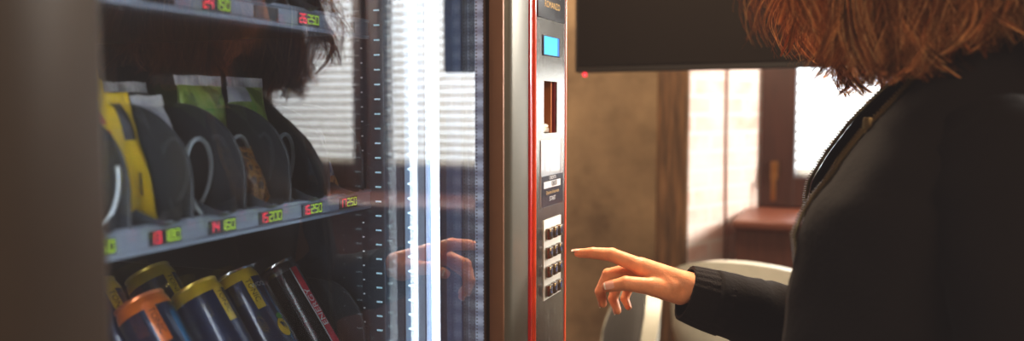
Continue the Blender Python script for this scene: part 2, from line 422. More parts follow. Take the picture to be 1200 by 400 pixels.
M_back = mat('dark_back_sheet', srgb(96, 92, 92), 0.45, 0.3, var=0.1)
b = MB(); b.box(-0.83, -0.815, 0.43, 1.06, 0.5, ZT-.03); b.box(-0.83, -0.06, 0.42, 0.435, 0.5, ZT-.03); link('liner', b, M_back, vm, False)
# right inner side with its light strips
yw = 1.052
b = MB(); b.box(-0.82, -0.004, yw, yw+.04, 0.5, ZT-.03); link('side_liner', b, M_inner, vm, False)
b = MB(); b.box(-0.197, -0.158, yw-.012, yw, 0.5, ZT-.03, 0.003); po = link('tray_post', b, mat('post_blue_black', srgb(52, 62, 76), 0.4, 0.4), vm)
b = MB(); z = 0.53
while z < ZT-.05:
    for k in range(5): b.box(-0.1725+k*.0019, -0.1715+k*.0019, yw-.0135, yw-.012, z, z+.0022)
    z += 0.0205
sl = link('light_slot', b, M_ledd, po, False)
b = MB(); z = 0.54
while z < ZT-.05:
    b.box(-0.1942, -0.1920, yw-.0135, yw-.012, z, z+.0018); z += 0.0205
link('pin_hole', b, mat('pin_white', srgb(220, 228, 235), .4, emit=(.8, .9, 1), estr=.3), po, False)
b = MB(); b.box(-0.130, -0.1135, yw-.006, yw, 0.5, ZT-.03, 0.001)
ls = link('led_strip', b, mat('led_tape', srgb(120, 150, 175), 0.4, emit=(.4, .65, .85), estr=.10), vm)
b = MB(); z = 0.535
while z < ZT-.05:
    b.box(-0.1245, -0.1165, yw-.0085, yw-.006, z, z+.0032, 0.001); z += 0.0205
link('led', b, M_ledp, ls, False)
b = MB(); b.box(-0.1135, -0.1118, yw-.012, yw, 0.5, ZT-.03); link('strip_edge', b, mat('bright_edge', srgb(230, 240, 250), .2, .5, emit=(.8, .9, 1), estr=.5), vm, False)
b = MB(); b.box(-0.1110, -0.0885, yw-.008, yw, 0.5, ZT-.03, 0.002); link('diffuser_strip', b, M_pale, vm)
b = MB(); b.box(-0.0885, -0.0865, yw-.026, yw, 0.5, ZT-.03); b.box(-0.069, -0.067, yw-.02, yw, 0.5, ZT-.03); b.box(-.0865, -.069, yw-.004, yw, .5, ZT-.03)
lh = link('light_housing', b, mat('white_housing', srgb(70, 90, 124), .5), vm, False)
b = MB(); b.lathe([(.0072, 0.5), (.0072, ZT-.03)], 16, M=Matrix.Translation((-.0777, yw-.011, 0)), cap=True); link('light_tube', b, M_led, lh)
b = MB(); b.box(-0.066, -0.0425, yw-.004, yw, 0.5, ZT-.03); link('blue_panel', b, M_navy, vm, False)
b = MB(); b.lathe([(.0072, 0.5), (.0072, ZT-.03)], 16, M=Matrix.Translation((-.045, .425, 0)), cap=True); link('light_tube', b, mat('left_fill_led', (1, 1, 1, 1), .5, emit=(.9, .96, 1), estr=30), vm)  # unseen tube added behind the left stile to light the product fronts
def perforated(name, c0, c1, w, emis):
    # vertical tape with little dark punch marks down both edges and pale lumps between
    m = bpy.data.materials.new(name); m.use_nodes = True
    N = m.node_tree.nodes; L = m.node_tree.links; p = N['Principled BSDF']; p.inputs['Roughness'].default_value = 0.35
    tc = N.new('ShaderNodeTexCoord'); sp = N.new('ShaderNodeSeparateXYZ'); L.new(tc.outputs['Object'], sp.inputs[0])
    def math_(op, a, bb=None):
        n = N.new('ShaderNodeMath'); n.operation = op
        for i, q_ in enumerate((a, bb)):
            if q_ is None: continue
            if isinstance(q_, (int, float)): n.inputs[i].default_value = q_
            else: L.new(q_, n.inputs[i])
        return n.outputs[0]
    ax = math_('ABSOLUTE', sp.outputs[0])
    edge = math_('LESS_THAN', math_('ABSOLUTE', math_('SUBTRACT', ax, w*.33)), w*.06)
    saw = math_('GREATER_THAN', math_('FRACT', math_('MULTIPLY', sp.outputs[2], 210.0)), 0.55)
    holes = math_('MULTIPLY', edge, saw)
    lump = math_('MULTIPLY_ADD', math_('SINE', math_('MULTIPLY', sp.outputs[2], 2*PI/0.021)), 0.5); lump.node.inputs[2].default_value = 0.5
    nz = N.new('ShaderNodeTexNoise'); nz.inputs['Scale'].default_value = 18; L.new(tc.outputs['Object'], nz.inputs['Vector'])
    lump = math_('MULTIPLY', lump, math_('MULTIPLY', nz.outputs['Fac'], 1.7))
    m1 = N.new('ShaderNodeMixRGB'); m1.inputs[1].default_value = c0; m1.inputs[2].default_value = c1; L.new(lump, m1.inputs[0])
    m2 = N.new('ShaderNodeMixRGB'); m2.inputs[2].default_value = srgb(40, 46, 60); L.new(holes, m2.inputs[0]); L.new(m1.outputs[0], m2.inputs[1])
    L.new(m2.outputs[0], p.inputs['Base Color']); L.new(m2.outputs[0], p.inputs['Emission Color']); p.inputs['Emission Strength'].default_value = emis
    return m
b = MB(); b.box(-0.0405, -0.0275, yw-.005, yw, 0.5, ZT-.03); link('tape_reflection', b, perforated('reflected_tape_glow', srgb(92, 100, 120), srgb(120, 132, 152), .013, .16), vm, False)  # dim glowing copy standing in for the perforated strip's reflection
b = MB(); b.box(-0.0185, -0.0035, yw-.014, yw, 0.5, ZT-.03, .001); link('seal_tape', b, perforated('pale_perforated_tape', srgb(128, 142, 172), srgb(196, 210, 232), .015, .6), vm, False)  # no lamp; its own glow stands in for LED light on the tape
b = MB(); b.box(-0.0235, -0.0188, yw-.02, yw, 0.5, ZT-.03); b.box(-0.0033, 0.0, yw-.02, yw, .5, ZT-.03); link('seal_edge', b, mat('seal_black', srgb(34, 34, 40), .6), vm, False)

# door frame
b = MB()
prof = [(-0.005, YL+.002), (0.012, YL), (0.022, YL-.004), (0.028, YL-.012), (0.030, YL-.05), (0.029, YL-.080), (0.020, YL-.095), (0.012, YL-.102), (0.012, YL-.118), (0.020, YL-.125), (0.020, 0.25), (-0.06, 0.25), (-0.06, YL+.002)]
b.prism(prof, 0.08, ZT, 'z')
df = link('door_frame', b, M_bronze, vm, angle=50)
b = MB()
prof = [(-0.002, YR-.003), (0.018, YR-.001), (0.025, YR+.003), (0.028, YR+.010), (0.028, YR+.066), (-0.002, YR+.066)]
b.prism(prof, 0.08, ZT, 'z'); link('hinge_stile', b, M_silver, df, angle=50)
b = MB(); b.box(-0.0005, 0.0205, YR-.0075, YR-.002, 0.55, ZT-.08, 0.002); link('inner_reveal', b, mat('brown_reveal', srgb(128, 88, 62), 0.45, 0.3, var=.05), df)
b = MB(); b.box(-0.004, 0.028, YL-.02, YR+.03, ZT-.08, ZT-.001, 0.006); link('cross_rail', b, M_silver, df)
b = MB(); b.box(-0.004, 0.028, YL-.02, YR+.03, 0.08, 0.55, 0.006); link('kick_panel', b, M_silver, df)
# double glazing
MG = glass_coat('glazing', 2.6, .010); MC = clear('clear_core')
for nm, x in (('glass_pane', 0.0), ('inner_glass_pane', -0.0165)):
    b = MB()
    b.add([(x, YL-.003, .53), (x, YR-.0055, .53), (x, YR-.0055, ZT-.06), (x, YL-.003, ZT-.06)], [(0, 1, 2, 3)], 0)
    me = b.mesh(nm, False, False)
    if me.polygons[0].normal.x < 0: me.flip_normals()
    o = link(nm, me, MG, vm, False)
# red trim + steel control panel
b = MB()
b.box(-0.002, 0.031, YR+.067, YR+.0765, 0.08, ZT, 0.003); link('red_trim', b, M_red, vm)
b = MB(); b.tube([(0.0265, YR+.085, 0.08), (0.0265, YR+.085, ZT)], 0.0065, 16); link('red_trim', b, mat('glossy_orange_red', srgb(224, 70, 30), .2, coat=.7, var=.05), vm)
b = MB(); b.box(-0.002, 0.024, YR+.077, YR+.098, 0.08, ZT); link('trim_channel', b, M_red, vm, False)
PX = 0.028
b = MB()
# panel with the coin window cut out
py0, py1 = 1.150, 1.2795; sy0, sy1, sz0, sz1 = 1.181, 1.240, 1.363, 1.440
for a in ((py0, sy0, 0.08, ZT), (sy1, py1, 0.08, ZT), (sy0, sy1, 0.08, sz0), (sy0, sy1, sz1, ZT)):
    b.box(-0.002, PX, *a)
cp = link('control_panel', b, M_steel, vm, False)
b = MB(); b.box(-0.002, 0.0295, py1, py1+.006, 0.08, ZT, 0.002); link('orange_edge', b, M_orange, vm)
# coin window: recess with a brown back and metal chute
b = MB(); M_rec = mat('recess_brown', srgb(96, 58, 36), .5, var=.3, scale=40)
b.box(-0.004, -0.0015, sy0, sy1, sz0, sz1)
b.box(-0.001, .026, sy1-.003, sy1-.0005, sz0, sz1, mi=1); b.box(-0.001, .022, sy1-.012, sy1-.006, sz0, sz1, mi=2)
link('coin_recess', b, [M_rec, mat('recess_red', srgb(120, 24, 18), .4), mat('recess_amber', srgb(176, 100, 44), .35, .3)], cp, False)
b = MB(); b.tube([(.004, sy0+.004, sz0+.03), (.008, sy0+.03, sz0+.012), (.016, sy0+.045, sz0+.010)], [.004, .005, .004], 10); b.box(.0, .02, sy0+.002, sy1-.012, sz0+.0005, sz0+.008, .002)
link('coin_chute', b, mat('pale_metal', srgb(226, 214, 196), .3, .6), cp)
# display screen
b = MB(); b.box(PX, PX+.002, 1.1735, 1.249, 1.477, 1.5065, .001, mi=0)
b.add([(PX+.0024, y, z) for y, z in ((1.175, 1.4785), (1.234, 1.4785), (1.234, 1.505), (1.175, 1.505))], [(0, 1, 2, 3)], 1)
b.add([(PX+.0024, y, z) for y, z in ((1.234, 1.4785), (1.242, 1.4785), (1.242, 1.505), (1.234, 1.505))], [(0, 1, 2, 3)], 2)
link('display_screen', b, [mat('screen_bezel', srgb(44, 36, 60), .3), mat('cyan_backlight', srgb(60, 180, 235), .3, emit=srgb(40, 170, 240), estr=1.0, var=.25, scale=45), mat('blue_backlight', srgb(30, 110, 200), .3, emit=srgb(20, 100, 210), estr=.8)], cp, False)
fnp = lambda y0, z0: (lambda u, v: (PX+.0022, y0+u, z0+v))
# brand plate at the top
b = MB(); b.box(PX, PX+.0015, 1.1515, 1.2715, 1.5305, 1.63, .0005)
lp = link('brand_plate', b, mat('black_plate', srgb(34, 36, 42), .35, var=.05), cp)
b = MB(); add_text(b, 'COCO', .036, fnp(1.222, 1.575), 0, .62); add_text(b, 'ROMANZO', .0135, fnp(1.212, 1.5515), 1)
link('lettering', b, [mat('letter_white', srgb(225, 225, 225), .5), mat('letter_gold', srgb(214, 170, 84), .5)], lp, False)
# information sheet
b = MB(); b.box(PX, PX+.0015, 1.166, 1.265, 1.2535, 1.353, .0005)
st = link('information_sheet', b, mat('sheet_white', srgb(206, 218, 230), .15, coat=1.0, var=.06, scale=14), cp)
b = MB(); b.add([(PX+.0019, y, z) for y, z in ((1.1665, 1.254), (1.2645, 1.254), (1.2645, 1.300), (1.1665, 1.300))], [(0, 1, 2, 3)], 0)
b.add([(PX+.0021, y, z) for y, z in ((1.176, 1.2815), (1.252, 1.2815), (1.252, 1.2915), (1.176, 1.2915))], [(0, 1, 2, 3)], 1)
fns = lambda y0, z0: (lambda u, v: (PX+.0024, y0+u, z0+v))
add_text(b, 'CREDITO', .0075, fns(1.215, 1.296), 1); add_text(b, '0800', .0115, fns(1.222, 1.2865), 0, 1.1)
add_text(b, 'Opzioni di servizio', .0078, fns(1.215, 1.2745), 2); add_text(b, 'START', .0095, fns(1.215, 1.2645), 1)
link('printed_panel', b, [mat('sheet_navy', srgb(34, 38, 52), .25, coat=.5), mat('print_white', srgb(230, 232, 235), .4), mat('print_gold', srgb(210, 168, 92), .4)], st, False)
# keypad
b = MB(); b.box(PX, PX+.0015, 1.1785, 1.2575, 1.1135, 1.2345, .0006); kp = link('keypad', b, mat('keypad_plate', srgb(214, 214, 206), .4, .2, var=.04), vm)
M_key = mat('steel_key', srgb(120, 106, 92), .25, .9, var=.1, scale=60); M_kb = mat('key_blue', srgb(52, 84, 150), .4)
key0 = None
labels = ['1', '2', '3', '4', '5', '6', '7', '8', '9', 'C', '0', 'R']
for r in range(4):
    for c in range(3):
        yk = 1.1855+.0225*c+.0085; zk = 1.213-.0285*r
        b = MB(); b.box(PX+.001, PX+.0085, yk-.0082, yk+.0082, zk-.0085, zk+.0085, .0018)
        add_text(b, labels[r*3+c], .0125, lambda u, v: (PX+.0087, yk+u, zk+v), 1)
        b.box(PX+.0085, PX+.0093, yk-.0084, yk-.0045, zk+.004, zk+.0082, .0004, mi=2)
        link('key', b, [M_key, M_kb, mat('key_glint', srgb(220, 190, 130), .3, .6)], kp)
# trays
LANE = [0.979-.0824*i for i in range(7)]     # 17 16 15 14 13 12 11
M_dr = mat('digit_red', srgb(255, 60, 80), .5, emit=srgb(255, 60, 84), estr=1.6)
M_dg = mat('digit_green', srgb(190, 220, 60), .5, emit=srgb(176, 214, 50), estr=1.2)
M_dw = mat('display_black', srgb(30, 26, 28), .3)
def tray(zt, num0, prices, coil_ph, z_floor, low=False):
    xf = -0.18
    b = MB(); b.box(-0.74, xf-.004, .44, 1.035, z_floor-.006, z_floor); b.box(-.74, -.73, .44, 1.035, z_floor, z_floor+.04)
    b.box(-.74, xf-.004, .437, .44, z_floor-.006, z_floor+.05); b.box(-.74, xf-.004, 1.033, 1.036, z_floor-.006, z_floor+.05)
    t = link('tray', b, mat('tray_sheet', srgb(70, 74, 82), .4, .5, var=.06), vm, False)
    b = MB()
    pr = [(xf-.004, zt-.0265), (xf+.0015, zt-.0265), (xf+.003, zt-.0225), (xf+.0005, zt-.0205), (xf+.0005, zt-.005), (xf+.003, zt-.0035), (xf+.002, zt), (xf-.006, zt+.001), (xf-.006, zt-.0265)]
    vs = [(p[0], y, p[1]) for y in (.435, 1.036) for p in pr]; n = len(pr)
    b.add(vs, [tuple(range(n)), tuple(range(2*n-1, n-1, -1))]+[(i, i+n, (i+1) % n+n, (i+1) % n) for i in range(n)])
    link('price_rail', b, M_rail, t, angle=25)
    for i, y in enumerate(LANE):
        if prices[i] is None and num0 == 27:
            pass
        b = MB(); fx = xf+.0008
        fn = lambda u, v: (fx+.0012, y-.021+u, zt-.0195+v)
        b.box(fx-.0005, fx+.0008, y-.0215, y+.0215, zt-.0203, zt-.0057, .0004, mi=0)
        if prices[i]:
            s = '%d' % (num0-i)
            for k, ch in enumerate(s): add_digit(b, ch, .0003+k*.0080, .0012, .0066, .0112, fn, 1)
            for k, ch in enumerate(prices[i]): add_digit(b, ch, .0170+k*.0082, .0012, .0070, .0112, fn, 2)
        link('price_display', b, [M_dw, M_dr, M_dg], t, False)
    for i in range(8):
        y = LANE[0]+.0412-.0824*i
        b = MB()
        a0, zt2, rx, rz = xf-.002, z_floor+.132, .095, .082
        if low: zt2, rx, rz = (z_floor+.116, .075, .075) if i == 0 else (z_floor+.042, .05, .03)
        poly = [(-.70, z_floor), (a0-.004, z_floor), (a0, z_floor+.012)]
        for k in range(15):
            th = PI/2*k/14; poly.append((a0-rx+rx*math.cos(th), zt2-rz+rz*math.sin(th)))
        poly += [(-.66, zt2), (-.70, zt2-.05)]
        if True:
            b.prism(poly, y-.0014, y+.0014, 'y')
            # moulded lip round the front edge
            b.tube([(px, y, pz) for px, pz in poly[2:-2]], .0022, 8)
            link('divider', b, M_blk, t, angle=50)
    for i, y in enumerate(LANE):
        if coil_ph[i] is None: continue
        b = MB(); pts = []; R = .0365; pitch = .066; ph = coil_ph[i]
        for k in range(28*6+1):
            a = 2*PI*k/28
            pts.append((xf-(.062 if y == LANE[4] and z_floor < 1.4 else .004)-pitch*k/28, y+R*math.sin(a+ph), z_floor+.004+R*1.25+R*1.25*math.cos(a+ph)))
        b.tube(pts, .0026, 8); link('coil', b, M_chrome, t, angle=180)
    for i, y in enumerate(LANE):      # black tongue that holds the coil end
        b = MB()
        def tg(u, v, y=y):
            yy = y-.030+.060*u; s = math.sin(PI*u)
            return (xf-.03+.045*v*(0.55+.45*s), yy, z_floor+.004+.016*(2*u-1)**2+.010*v*v+.002)
        b.grid(tg, 14, 8); me = b.mesh('coil_saddle'); 
        o = link('coil_saddle', me, M_blk, t, angle=180)
    return t
tray(1.2865, 17, ['250', '250', '200', '160', '180', '160', '150'], [2.2, 3.0, 2.6, 3.9, 2.7, 1.0, 2.0], 1.272)
tray(1.5225, 27, [None, '250', None, '150', None, '150', None], [3.1, 3.1, 2.9, 3.0, 3.3, 2.0, 2.5], 1.508)
tray(1.055, 37, ['250', '200', '200', '200', '200', '150', '150'], [None]*7, 1.040, True)

# ------------------------------------------------------------------ drinks cans
M_alu = mat('can_aluminium', srgb(196, 196, 194), .25, 1.0)
M_navyc = mat('can_navy', srgb(24, 38, 72), .3, .3, var=.25, scale=120, coat=.8)
M_blackc = mat('can_black', srgb(26, 26, 30), .25, .4, var=.2, scale=90, coat=.4)
M_yel = mat('can_yellow', srgb(232, 192, 44), .3, .2, coat=.3); M_ora = mat('can_orange', srgb(244, 120, 38), .3, .1, coat=.3)
M_redc = mat('can_red', srgb(220, 30, 56), .3, .1, coat=.3); M_ink = mat('ink_dark', srgb(40, 34, 20), .5); M_whi = mat('ink_white', srgb(235, 235, 235), .4)
M_sky = mat('can_blue_stripe', srgb(90, 170, 226), .25, .6, coat=.4); M_lem = mat('lemon_print', srgb(236, 190, 40), .4, var=.15, scale=60); M_leaf = mat('leaf_print', srgb(70, 150, 60), .4)
CR, CH = .0305, .146
def cyl(a0, r): return lambda u, v: (r*math.cos(a0+u/r), r*math.sin(a0+u/r), v)
def patch(b, a0, w, z0, z1, r, mi=0, n=10):
    f = cyl(a0, r); b.grid(lambda u, v: f((u-.5)*w, z0+(z1-z0)*v), n, 6, mi)
def can(px, py, lean, spin, kind, label, zb=1.0402):
    CR = .0268 if kind == 'energy' else .0305
    t = thing('beverage_can', (px, py, zb), label, 'can', 'drinks cans on the bottom shelf', (0, -lean, 0), frame='local')
    body = {'energy': M_blackc}.get(kind, M_navyc); band = {'yellow': M_yel, 'lemon': M_yel, 'orange': M_ora, 'energy': M_alu}[kind]
    b = MB(); b.lathe([(.001, .006), (CR*.68, .004), (CR*.8, 0), (CR*.9, .003), (CR, .012), (CR, CH-.016)], 40); link('body', b, body, t, angle=60)
    b = MB(); b.lathe([(CR+.0001, CH-.018), (CR, CH-.014), (CR-.0006, CH-.010), (CR-.0027, CH-.0035)], 40); link('neck_band', b, band, t, angle=60)
    b = MB(); b.lathe([(CR-.0027, CH-.0045), (CR-.0018, CH-.003), (CR-.0016, CH-.0008), (CR-.0023, CH), (CR-.0033, CH-.001), (CR-.0039, CH-.0055), (.001, CH-.0050)], 40)
    l = link('lid', b, M_alu if kind in ('energy', 'lemon') else mat('rim_tint_'+kind, [c*.9+.1 for c in band.node_tree.nodes['Color Ramp'].color_ramp.elements[1].color[:3]], .3, .7), t, angle=40)
    b = MB(); b.box(-.012, .006, -.007, .007, CH-.0048, CH-.0036, .0005); link('pull_tab', b, M_alu, l)
    r = CR+.0003
    if kind != 'energy':
        b = MB(); patch(b, spin, .0125, CH-.062, CH-.012, r, 0)
        f = cyl(spin, r+.0003); add_text(b, 'TONIC', .0105, lambda u, v: f(v, CH-.036-u), 1)
        link('label_stripe', b, [band, M_ink], t, angle=180)
        b = MB(); patch(b, spin+.78, .009, .02, CH-.03, r, 0); patch(b, spin+1.0, .003, .02, CH-.025, r, 0); link('silver_stripe', b, M_sky, t, angle=180)
    if kind == 'lemon':
        f = cyl(spin+.62, r+.0004); b = MB()
        pts = [(0.0095*math.cos(a), .064+.013*math.sin(a)) for a in [2*PI*k/24 for k in range(24)]]
        b.add([f(u-.004, v-.014) for u, v in pts], [tuple(range(24))], 0)
        link('fruit_print', b, M_lem, t, angle=180); b = MB()
        pts = [(0.006*math.cos(a)+.002, .080+.0045*math.sin(a)) for a in [2*PI*k/16 for k in range(16)]]
        b.add([cyl(spin+.62, r+.0006)(u-.004, v-.014) for u, v in pts], [tuple(range(16))], 0)
        link('leaf_print', b, M_leaf, t, angle=180); b = MB()
        add_text(b, 'WOOD', .009, lambda u, v: cyl(spin+.5, r+.0004)(u, CH-.031+v), 0)
        link('lettering', b, M_whi, t, angle=180)
    if kind == 'energy':
        b = MB(); patch(b, spin, .0105, .01, CH-.016, r, 0)
        patch(b, spin-.245, .0016, .01, CH-.016, r+.0001, 1)
        f = cyl(spin, r+.0003); add_text(b, 'ENERGY', .0125, lambda u, v: f(-v*1.0, .066+u), 1, 1.25)
        link('label_stripe', b, [M_redc, M_whi], t, angle=180)
    return t
LN = math.radians(35)
def place_can(ratio_x, lane_y, kind, spin, label, dz=0.0, lean=LN):
    # the lid's middle ends at (x, y, about 1.17)
    x = ratio_x+math.sin(lean)*CH
    can(x, lane_y, lean, spin, kind, label, 1.042+CR*math.sin(lean)+dz)
place_can(-.305, .736, 'orange', -.55, 'navy can with an orange top band and stripe, frontmost on the left')
place_can(-.300, .818, 'yellow', .02, 'navy can with a yellow stripe, just right of the orange-topped can')
place_can(-.308, .897, 'lemon', -.40, 'navy can with a lemon printed on its side, left of the red-striped can')
place_can(-.295, .975, 'energy', -.14, 'black can with a red lettered stripe, rightmost of the cans')
place_can(-.384, .740, 'yellow', -.1, 'yellow-banded can directly behind the orange-topped can', .008)
place_can(-.380, .824, 'yellow', -.05, 'yellow-banded can behind the second front can from the left', .012)
place_can(-.464, .742, 'yellow', -.1, 'yellow-banded can at the far left, third in its row', .012)

# ------------------------------------------------------------------ snack bags
def bag_mat(name, cols, scale, rough=.3, seed=0.0):
    m = bpy.data.materials.new(name); m.use_nodes = True
    N = m.node_tree.nodes; L = m.node_tree.links; p = N['Principled BSDF']; p.inputs['Roughness'].default_value = rough
    tc = N.new('ShaderNodeTexCoord'); mp = N.new('ShaderNodeMapping'); mp.inputs['Location'].default_value = (seed, seed*.7, seed*.3)
    L.new(tc.outputs['Object'], mp.inputs[0])
    nz = N.new('ShaderNodeTexNoise'); nz.inputs['Scale'].default_value = scale; nz.inputs['Detail'].default_value = 3; L.new(mp.outputs[0], nz.inputs['Vector'])
    r = N.new('ShaderNodeValToRGB'); r.color_ramp.interpolation = 'EASE'
    e = r.color_ramp.elements
    while len(e) < len(cols): e.new(.5)
    for i, c in enumerate(cols): e[i].position = .34+.32*i/max(1, len(cols)-1); e[i].color = c
    L.new(nz.outputs['Fac'], r.inputs[0]); L.new(r.outputs[0], p.inputs['Base Color'])
    n2 = N.new('ShaderNodeTexNoise'); n2.inputs['Scale'].default_value = 45; L.new(mp.outputs[0], n2.inputs['Vector'])
    bp = N.new('ShaderNodeBump'); bp.inputs['Strength'].default_value = .5; bp.inputs['Distance'].default_value = .003; L.new(n2.outputs['Fac'], bp.inputs['Height']); L.new(bp.outputs['Normal'], p.inputs['Normal'])
    return m
def bag(loc, w, h, t, lean, rz, zones, mats, label, seed, seal=None, group='snack bags on the middle shelf'):
    """zones(u, v) -> material slot on the printed film"""
    th = thing('snack_bag', loc, label, 'snack bag', group, (0, -lean, rz), frame='local')
    def side(sg):
        def f(u, v):
            uu = 2*u-1; k = (max(0, 1-uu**4))**.6*(max(0, math.sin(PI*min(1, max(0, v)))))**.55
            x = sg*t/2*k + .0035*noise.noise(V((uu*2.2+seed, v*4, seed*sg)))*(1 if 0 < v < 1 else .5)
            ww = w/2*(1-.06*math.sin(PI*v))
            return (x, uu*ww, .008+(h-.02)*v)
        return f
    b = MB(); b.grid(side(1), 16, 22, zones); b.grid(side(-1), 16, 22, zones)
    link('film', b, mats, th, angle=180)
    b = MB()
    for z0, z1 in ((0, .0085), (h-.0125, h)):
        b.grid(lambda u, v: (.0012*math.sin(u*60)+.004*noise.noise(V((u*3+seed, z0*9, 2))), (2*u-1)*w/2*(1+.02*v), z0+(z1-z0)*v), 40, 3)
    link('crimped_seal', b, seal or mats[0], th, angle=180)
    return th
Yl = bag_mat('bag_yellow', [srgb(236, 200, 20), srgb(228, 186, 16)], 20)
Rd = bag_mat('bag_red_print', [srgb(150, 30, 30), srgb(208, 60, 50), srgb(110, 40, 30)], 60, seed=3)
Wh = bag_mat('bag_white', [srgb(214, 214, 220), srgb(180, 184, 200)], 30, .2, seed=4)
Gn = bag_mat('bag_green', [srgb(116, 168, 60), srgb(150, 176, 84), srgb(96, 120, 50)], 40, seed=5)
Br = bag_mat('bag_brown_print', [srgb(72, 40, 22), srgb(120, 70, 34), srgb(196, 140, 70), srgb(60, 32, 20)], 70, seed=6)
Bl = bag_mat('bag_blue_white', [srgb(120, 160, 214), srgb(220, 228, 240), srgb(90, 120, 190)], 50, .2, seed=7)
Or = bag_mat('bag_orange_print', [srgb(206, 110, 50), srgb(236, 170, 90), srgb(120, 50, 30)], 80, seed=8)
Dk = bag_mat('bag_dark_print', [srgb(40, 36, 44), srgb(70, 66, 72)], 40, seed=9)
Si = bag_mat('bag_silver', [srgb(200, 200, 206), srgb(150, 152, 160)], 40, .12, seed=10)
ZF = 1.2745
y12, y13, y14, y15, y16 = LANE[5], LANE[4], LANE[3], LANE[2], LANE[1]
def z_yel(u, v):
    if u < .33 and ((v*6) % 1) < .72 and v > .12: return 1
    if .55 < u < .82 and v > .66: return 2
    if .60 < u < .70 and .22 < v < .42: return 2
    return 0
bag((-.212, y13-.004, ZF), .072, .146, .026, math.radians(14), .12, z_yel, [Yl, Rd, Dk], 'bright yellow snack bag with red dots, far left of the middle shelf', 1.3)
bag((-.262, y13, ZF), .074, .172, .02, math.radians(12), .0, lambda u, v: 0, [Yl], 'plain yellow bag, its flat top showing above the red-dotted yellow bag', 2.1)
def z_wr(u, v): return 1 if v < .30 else (0 if v > .62 or (u > .3 and v > .45) else 1)
bag((-.222, y14-.012, ZF), .044, .146, .024, math.radians(17), .1, z_wr, [Wh, Rd], 'white and red snack bag behind the large wire coil', 3.7)
bag((-.272, y14, ZF), .062, .160, .024, math.radians(14), .0, lambda u, v: 0, [Dk], 'dark bag with a shiny twisted top, next to the yellow bags', 4.6, Si)
def z_gr(u, v): return 0 if v > .55 else 1
bag((-.262, y15+.002, ZF), .074, .166, .03, math.radians(7), 0, z_gr, [Gn, Br], 'green-topped snack bag with a silver seal, left one of the two', 5.2, Si)
bag((-.262, y16+.002, ZF), .070, .166, .03, math.radians(7), 0, lambda u, v: (2 if v > .86 and u < .5 else (0 if v > .55 else 1)), [Gn, Br, Wh], 'green-topped snack bag with a white corner, right one of the two', 6.4, Si)
bag((-.200, y15+.012, ZF), .046, .085, .02, math.radians(20), .1, lambda u, v: 1 if v < .12 else 0, [Br, Or], 'small brown printed packet with a gold lower edge', 7.9)
bag((-.205, LANE[0]+.012, ZF), .036, .088, .022, math.radians(24), .25, lambda u, v: 1 if v < .36 else 0, [Bl, Or], 'blue and white snack bag with orange print, rightmost on the middle shelf', 8.8)
# ------------------------------------------------------------------ person
P = thing('person', (0.575, 1.12, 0), 'person in a black zip jacket with wavy auburn hair, pointing at the keypad', 'person')
def skin_mat(name, base, red):
    m = mat(name, base, .46, var=.16, scale=45, bump=.16, bscale=380, sss=.12, spec=.4)
    return m
M_skin = skin_mat('skin', srgb(236, 154, 106), None)
hand = {
 'index': [(.1707, 1.198, 1.1722), (.1287, 1.194, 1.1874), (.1009, 1.192, 1.1886), (.0785, 1.192, 1.1867)],
 'thumb': [(.2256, 1.207, 1.1366), (.190, 1.180, 1.1483), (.1566, 1.170, 1.1520), (.1285, 1.169, 1.1452)],
 'middle': [(.1634, 1.222, 1.1655), (.1170, 1.218, 1.1530), (.1062, 1.213, 1.1275), (.1110, 1.212, 1.1100)],
 'ring': [(.1660, 1.243, 1.1590), (.1245, 1.243, 1.1370), (.1200, 1.236, 1.1128), (.1290, 1.229, 1.0970)],
 'pinky': [(.1715, 1.262, 1.1500), (.1375, 1.263, 1.1270), (.1325, 1.257, 1.1100), (.1400, 1.250, 1.0990)]}
hrad = {'index': [.0125, .0106, .0090, .0070], 'thumb': [.0175, .0130, .0110, .0084], 'middle': [.0112, .0098, .0086, .0068], 'ring': [.0108, .0092, .0080, .0064], 'pinky': [.0100, .0080, .0070, .0057]}
wr = [(.2460, 1.211, 1.1450), (.2460, 1.232, 1.1430)]
def add_hand(b, H_, wr_, elbow, mapf=lambda p: p):
    for k, pts in H_.items():
        r = hrad[k]; pts = [V(mapf(p)) for p in pts]
        for i in range(3): b.capsule(pts[i], r[i]*(0.96 if i else 1), pts[i+1], r[i+1]*.96)
        for i in (1, 2): b.ball(pts[i], r[i]*1.03, sub=3)
    w0, w1 = V(mapf(wr_[0])), V(mapf(wr_[1]))
    for k, w in (('index', w0), ('middle', (w0+w1)/2), ('ring', w1), ('pinky', w1)):
        b.capsule(w, .0185, V(mapf(H_[k][0])), hrad[k][0]*1.12)
    b.capsule(V(mapf(H_['index'][0])), .0118, V(mapf(H_['pinky'][0])), .010)
    b.capsule(V(mapf(H_['thumb'][0])), .0175, V(mapf(H_['thumb'][1])), .0135)
    b.capsule(w0, .0180, V(mapf(H_['thumb'][0])), .0165)
    # web between thumb and index
    a = V(mapf(H_['thumb'][1])); c = V(mapf(H_['index'][0])); b.capsule((a+w0)/2, .014, (c*.75+w0*.25), .0125)
    b.capsule(w0, .0185, w1, .0185)
    e = V(elbow); wm = (w0+w1)/2
    b.capsule(w0, .0185, w0+(e-wm)*.5, .023); b.capsule(w1, .0185, w1+(e-wm)*.5, .023)
    b.capsule(wm+(e-wm)*.45, .028, e, .034)
elb_r = (.492, 1.345, 1.065); sh_r = (.575, 1.255, 1.33)
elb_l = (.625, .865, 1.075); sh_l = (.585, .99, 1.33)
wrl = V((.545, .875, .845))
def lmap(p):
    # relaxed left hand: the right hand's joints mirrored in y and turned to hang downwards
    q = V(p)-V((.246, 1.2215, 1.144)); q = V((q.x, -q.y, q.z))
    q = Matrix.Rotation(math.radians(-78), 3, 'Y') @ q
    return tuple(wrl+V((q.x, q.y, q.z)))
